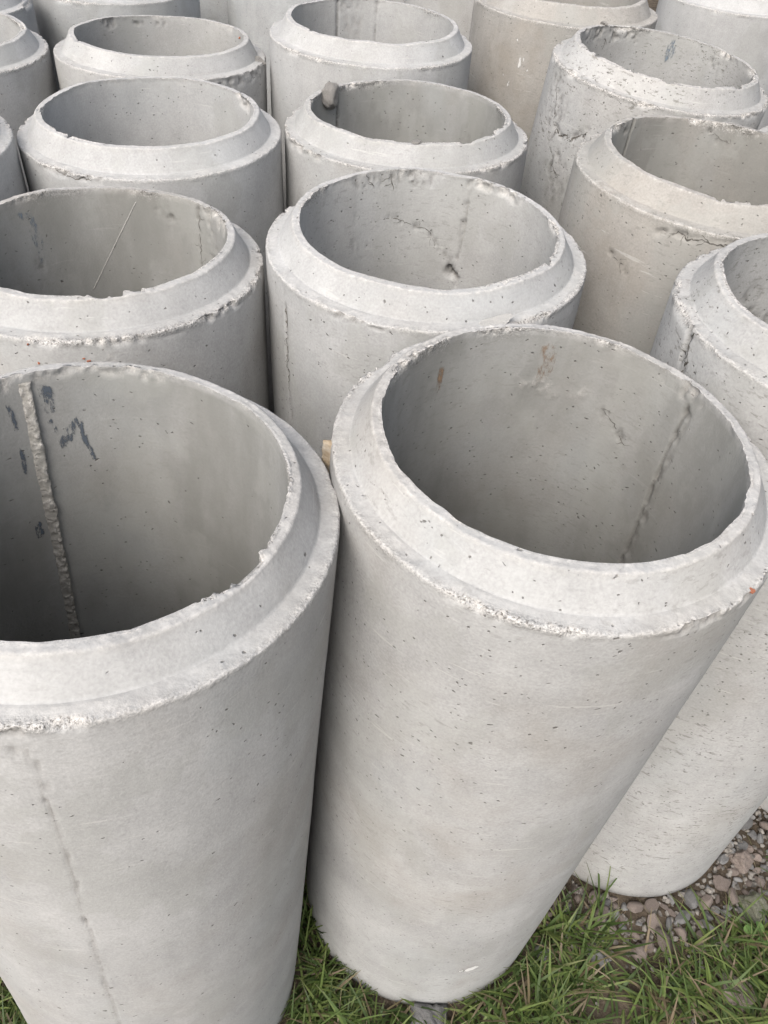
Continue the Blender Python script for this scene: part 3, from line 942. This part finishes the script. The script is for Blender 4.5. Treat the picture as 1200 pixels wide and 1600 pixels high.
stone_meshes = [rock_mesh('stone', 100 + k, 3, 1.0, random.uniform(.6, .95), random.uniform(.55, .85), random.randint(7, 10), 0.07) for k in range(10)]
grey_meshes = [m.copy() for m in stone_meshes]
for m_ in stone_meshes:
    m_.materials.append(M_STONE)
for m_ in grey_meshes:
    m_.materials.append(M_STONE_GREY)
placed = []
tries = 0
while len(placed) < 260 and tries < 30000:
    tries += 1
    x, y = random.uniform(.40, 1.75), random.uniform(.55, 1.25)
    r = random.choice((.009, .010, .012, .014, .016, .019, .023))
    den = rubble_density(x, y)
    if random.random() > den * 1.6 - 0.35 or not free(x, y, r * 0.75):
        continue
    if any((x - a) ** 2 + (y - b) ** 2 < (0.86 * (r + c)) ** 2 for a, b, c in placed):
        continue
    placed.append((x, y, r))
for x, y, r in placed:
    grey = random.random() < (0.75 if (y > 0.93 and x > .95) else 0.3)
    o = bpy.data.objects.new('rubble_stone', random.choice(grey_meshes if grey else stone_meshes))
    COL.objects.link(o)
    o.scale = (r * random.uniform(1.05, 1.4), r * random.uniform(.95, 1.2), r * random.uniform(.85, 1.25))
    o.rotation_euler = (random.uniform(-.5, .5), random.uniform(-.5, .5), random.uniform(0, 6.28))
    o.location = (x, y, gh(x, y) + r * 0.38)
    size = 'small' if r < .0125 else ('larger' if r > .018 else 'middling')
    hue_ = 'grey' if grey else 'brown'
    dC = math.hypot(x - PIPES['C'][0], y - PIPES['C'][1]) - RO
    dX = math.hypot(x - PIPES['X'][0], y - PIPES['X'][1]) - RO
    zone = ('against the foot of the pitted pipe' if dC < .05 and dC < dX else
            'against the foot of the farther grey pipe' if dX < .06 else
            'between the pitted pipe and the grass' if x < .86 else 'in the rubble near the mossy stone')
    tag(o, f'{size} angular {hue_} stone {zone}', 'stone', f'{size} {hue_} stones {zone}')

# larger single stones half lost in the grass
for x, y, r, sq, mat, lab in ((0.206, 0.500, .050, .75, M_STONE_GREY, 'rough concrete lump in the grass at the foot of the tan-stripped pipe'),
                              (0.985, 0.795, .042, .55, M_MOSS, 'large mossy stone at the edge of the rubble beside the clover'),
                              (0.985, 0.905, .034, .60, M_STONE, 'largest pale brown stone on top of the rubble'),
                              (0.905, 0.600, .045, .45, M_STONE, 'flat brown stone sunk in the grass'),
                              (0.60, 0.655, .030, .55, M_STONE_GREY, 'grey stone half hidden in the grass below the pitted pipe'),
                              (0.47, 0.655, .026, .55, M_STONE_GREY, 'grey stone in grass between the pitted and tan-stripped pipes')):
    me = rock_mesh('stone', int(x * 1000), 4, 1, .85, sq, 9, 0.30)
    o = add('stone', me, mat)
    o.scale = (r, r, r)
    o.rotation_euler = (.15, -.1, x * 9)
    o.location = (x, y, gh(x, y) + r * sq * 0.45)
    tag(o, lab, 'stone')

# fine gravel between the stones: one mass
base = [rock_mesh('tmp', 300 + k, 1, 1, .8, .65, 8, 0.1) for k in range(5)]
bv = [np.array([v.co[:] for v in m.vertices]) for m in base]
bt = [np.array([p.vertices[:] for p in m.polygons]) for m in base]
for m in base:
    bpy.data.meshes.remove(m)
GV, GT, n = [], [], 0
for _ in range(9000):
    x, y = random.uniform(.0, 1.8), random.uniform(.40, 1.35)
    den = rubble_density(x, y)
    if random.random() > max(den, 0.06) or not free(x, y, 0.002):
        continue
    r = random.uniform(.004, .010)
    k = random.randrange(5)
    a, b = random.uniform(0, 6.28), random.uniform(-1, 1)
    v = bv[k] * r * np.array([random.uniform(.8, 1.3), 1, 1])
    ca, sa, cb, sb = math.cos(a), math.sin(a), math.cos(b), math.sin(b)
    v = v @ np.array([[1, 0, 0], [0, cb, sb], [0, -sb, cb]]) @ np.array([[ca, sa, 0], [-sa, ca, 0], [0, 0, 1]])
    GV.append(v + np.array([x, y, gh(x, y) + r * random.uniform(.1, .9)]))
    GT.append(bt[k] + n)
    n += len(v)
gme = new_mesh('gravel', np.concatenate(GV), tris=np.concatenate(GT), smooth=False)
M_GRAVEL = simple_noise_material('fine_gravel', (0.085, 0.078, 0.07, 1), (0.28, 0.26, 0.235, 1), 55, 0.95, 0.3, 0.003, 2)
tag(add('gravel', gme, M_GRAVEL), 'fine crushed gravel filling between the rubble stones', 'gravel', kind='stuff')

# grass
BV, BQ, BH, BA, nb = [], [], [], [], 0


def blade(x, y, L, az, el, bend, w, hue, segs=5, z0=None):
    global nb
    p = np.array([x, y, (gh(x, y) if z0 is None else z0) - 0.004])
    side = np.array([-math.sin(az), math.cos(az), 0])
    tw = random.uniform(-.5, .5)
    e = el
    wob = random.uniform(-.25, .25)
    for k in range(segs + 1):
        t = k / segs
        ww = w * (0.75 + 0.5 * t if t < .4 else 0.95 * (1 - ((t - .4) / .6) ** 1.6)) * 0.5
        fw = np.array([math.cos(az) * math.cos(e), math.sin(az) * math.cos(e), math.sin(e)])
        nn = np.cross(side, fw)
        s2 = side * math.cos(tw) + nn * math.sin(tw)
        BV.append(p + s2 * ww)
        BV.append(p - s2 * ww)
        BH.extend((hue, hue))
        BA.extend((t, t))
        if k < segs:
            a = nb + 2 * k
            BQ.append((a, a + 1, a + 3, a + 2))
        p = p + fw * (L / segs)
        az += wob / segs
        e -= bend / segs
        if p[2] < gh_c + 0.004 and e < 0:
            e = 0.03
    nb += 2 * (segs + 1)


def hue_pick():
    r = random.random()
    if r < 0.74:
        return random.uniform(0.0, 0.60)
    if r < 0.86:
        return random.uniform(0.62, 0.78)
    return random.uniform(0.84, 1.0)


tufts = 0
tries = 0
while tufts < 3100 and tries < 40000:
    tries += 1
    x, y = random.uniform(-1.1, 2.0), random.uniform(.12, 1.15)
    if y > 0.42 * x + 1.02 or not free(x, y, 0.004):
        continue
    den = rubble_density(x, y)
    if random.random() < den * 2.1 - 0.08:
        continue
    clear = float(fbm(np.array([[x, y, 0.0]]), 5.0, 2, 5)[0])
    if clear < -0.35 and random.random() < .75:
        continue
    tufts += 1
    gh_c = gh(x, y)
    lush = 1.0 + 0.35 * clear
    a0 = random.uniform(0, 6.28)
    for k in range(random.randint(4, 8)):
        h_ = hue_pick()
        L = random.uniform(.05, .16) * lush
        az = a0 + random.uniform(-1.9, 1.9)
        el = random.uniform(.25, 1.25)
        # leaves lean away from the walls
        ex, ey = x + .6 * L * math.cos(az), y + .6 * L * math.sin(az)
        if not free(ex, ey, 0.004):
            az += math.pi
            el = max(el, 1.0)
            L *= .8
        blade(x + random.uniform(-.012, .012), y + random.uniform(-.012, .012), L, az, el, random.uniform(.3, 1.5), random.uniform(.0035, .0075), h_)
# dry stems lying flat
for k in range(2600):
    x, y = random.uniform(-.9, 1.7), random.uniform(.2, .95)
    if y > 0.42 * x + .98 or not free(x, y, .03):
        continue
    if rubble_density(x, y) > .75:
        continue
    gh_c = gh(x, y)
    blade(x, y, random.uniform(.03, .12), random.uniform(0, 6.28), random.uniform(.02, .35), random.uniform(0, .4), random.uniform(.0012, .0026), random.uniform(.80, 1), 3)
# taller blades by the pitted pipe and in the gap between the two front pipes
for (cx, cy, s, cnt, l0, l1) in ((0.585, 0.735, .035, 16, .12, .21), (0.545, 0.705, .04, 14, .09, .16), (-0.09, 0.66, .035, 22, .11, .20), (-0.11, 0.60, .05, 22, .08, .16),
                                 (-0.72, .44, .05, 16, .08, .15), (1.16, 0.90, .05, 26, .10, .18), (0.42, 0.64, .05, 20, .07, .13), (0.33, .57, .05, 20, .06, .12)):
    for k in range(cnt):
        x, y = cx + random.gauss(0, s * .6), cy + random.gauss(0, s * .6)
        if not free(x, y, .003):
            continue
        gh_c = gh(x, y)
        blade(x, y, random.uniform(l0, l1), random.uniform(0, 6.28), random.uniform(.95, 1.5), random.uniform(.15, .9), random.uniform(.0035, .006), random.uniform(.1, .66), 6)
gm = new_mesh('grass', np.array(BV), BQ, smooth=True, attrs={'hue': BH, 'along': BA})
tag(add('grass', gm, M_GRASS), 'green and straw coloured grass growing at the foot of the pipes', 'grass', kind='stuff')

# round-leaved weed at the edge of the rubble
clover = bpy.data.objects.new('clover_plant', None)
COL.objects.link(clover)
cx, cy = 0.965, 0.715
clover.location = (cx, cy, gh(cx, cy))
tag(clover, 'small clover plant with round green leaves at the edge of the rubble', 'clover')
ang = np.linspace(0, 2 * math.pi, 14, endpoint=False)
for k, (dx, dy, hz, r) in enumerate(((-.018, .012, .045, .012), (.010, .020, .050, .013), (.012, -.008, .042, .012), (-.012, -.014, .038, .011), (.036, .006, .036, .010))):
    rim_ = [(math.cos(a) * r * (1 - .12 * (abs(math.cos(a / 2)) > .97)), math.sin(a) * r, .0016 * math.cos(3 * a)) for a in ang]
    me = new_mesh('leaf', [(0, 0, -.0025)] + rim_, tris=[(0, i + 1, (i + 1) % 14 + 1) for i in range(14)])
    o = add('leaf', me, M_LEAF, clover)
    o.location = (dx, dy, hz)
    o.rotation_euler = (random.uniform(-.4, .4), random.uniform(-.4, .4), k)
    st = [(math.cos(a) * .0011, math.sin(a) * .0011, 0) for a in ang[::3]]
    m = len(st)
    V = [(p[0], p[1], -.004) for p in st] + [(p[0] + dx, p[1] + dy, hz - .001) for p in st]
    me = new_mesh('stem', V, [(i, (i + 1) % m, m + (i + 1) % m, m + i) for i in range(m)])
    add('stem', me, M_LEAF, clover)
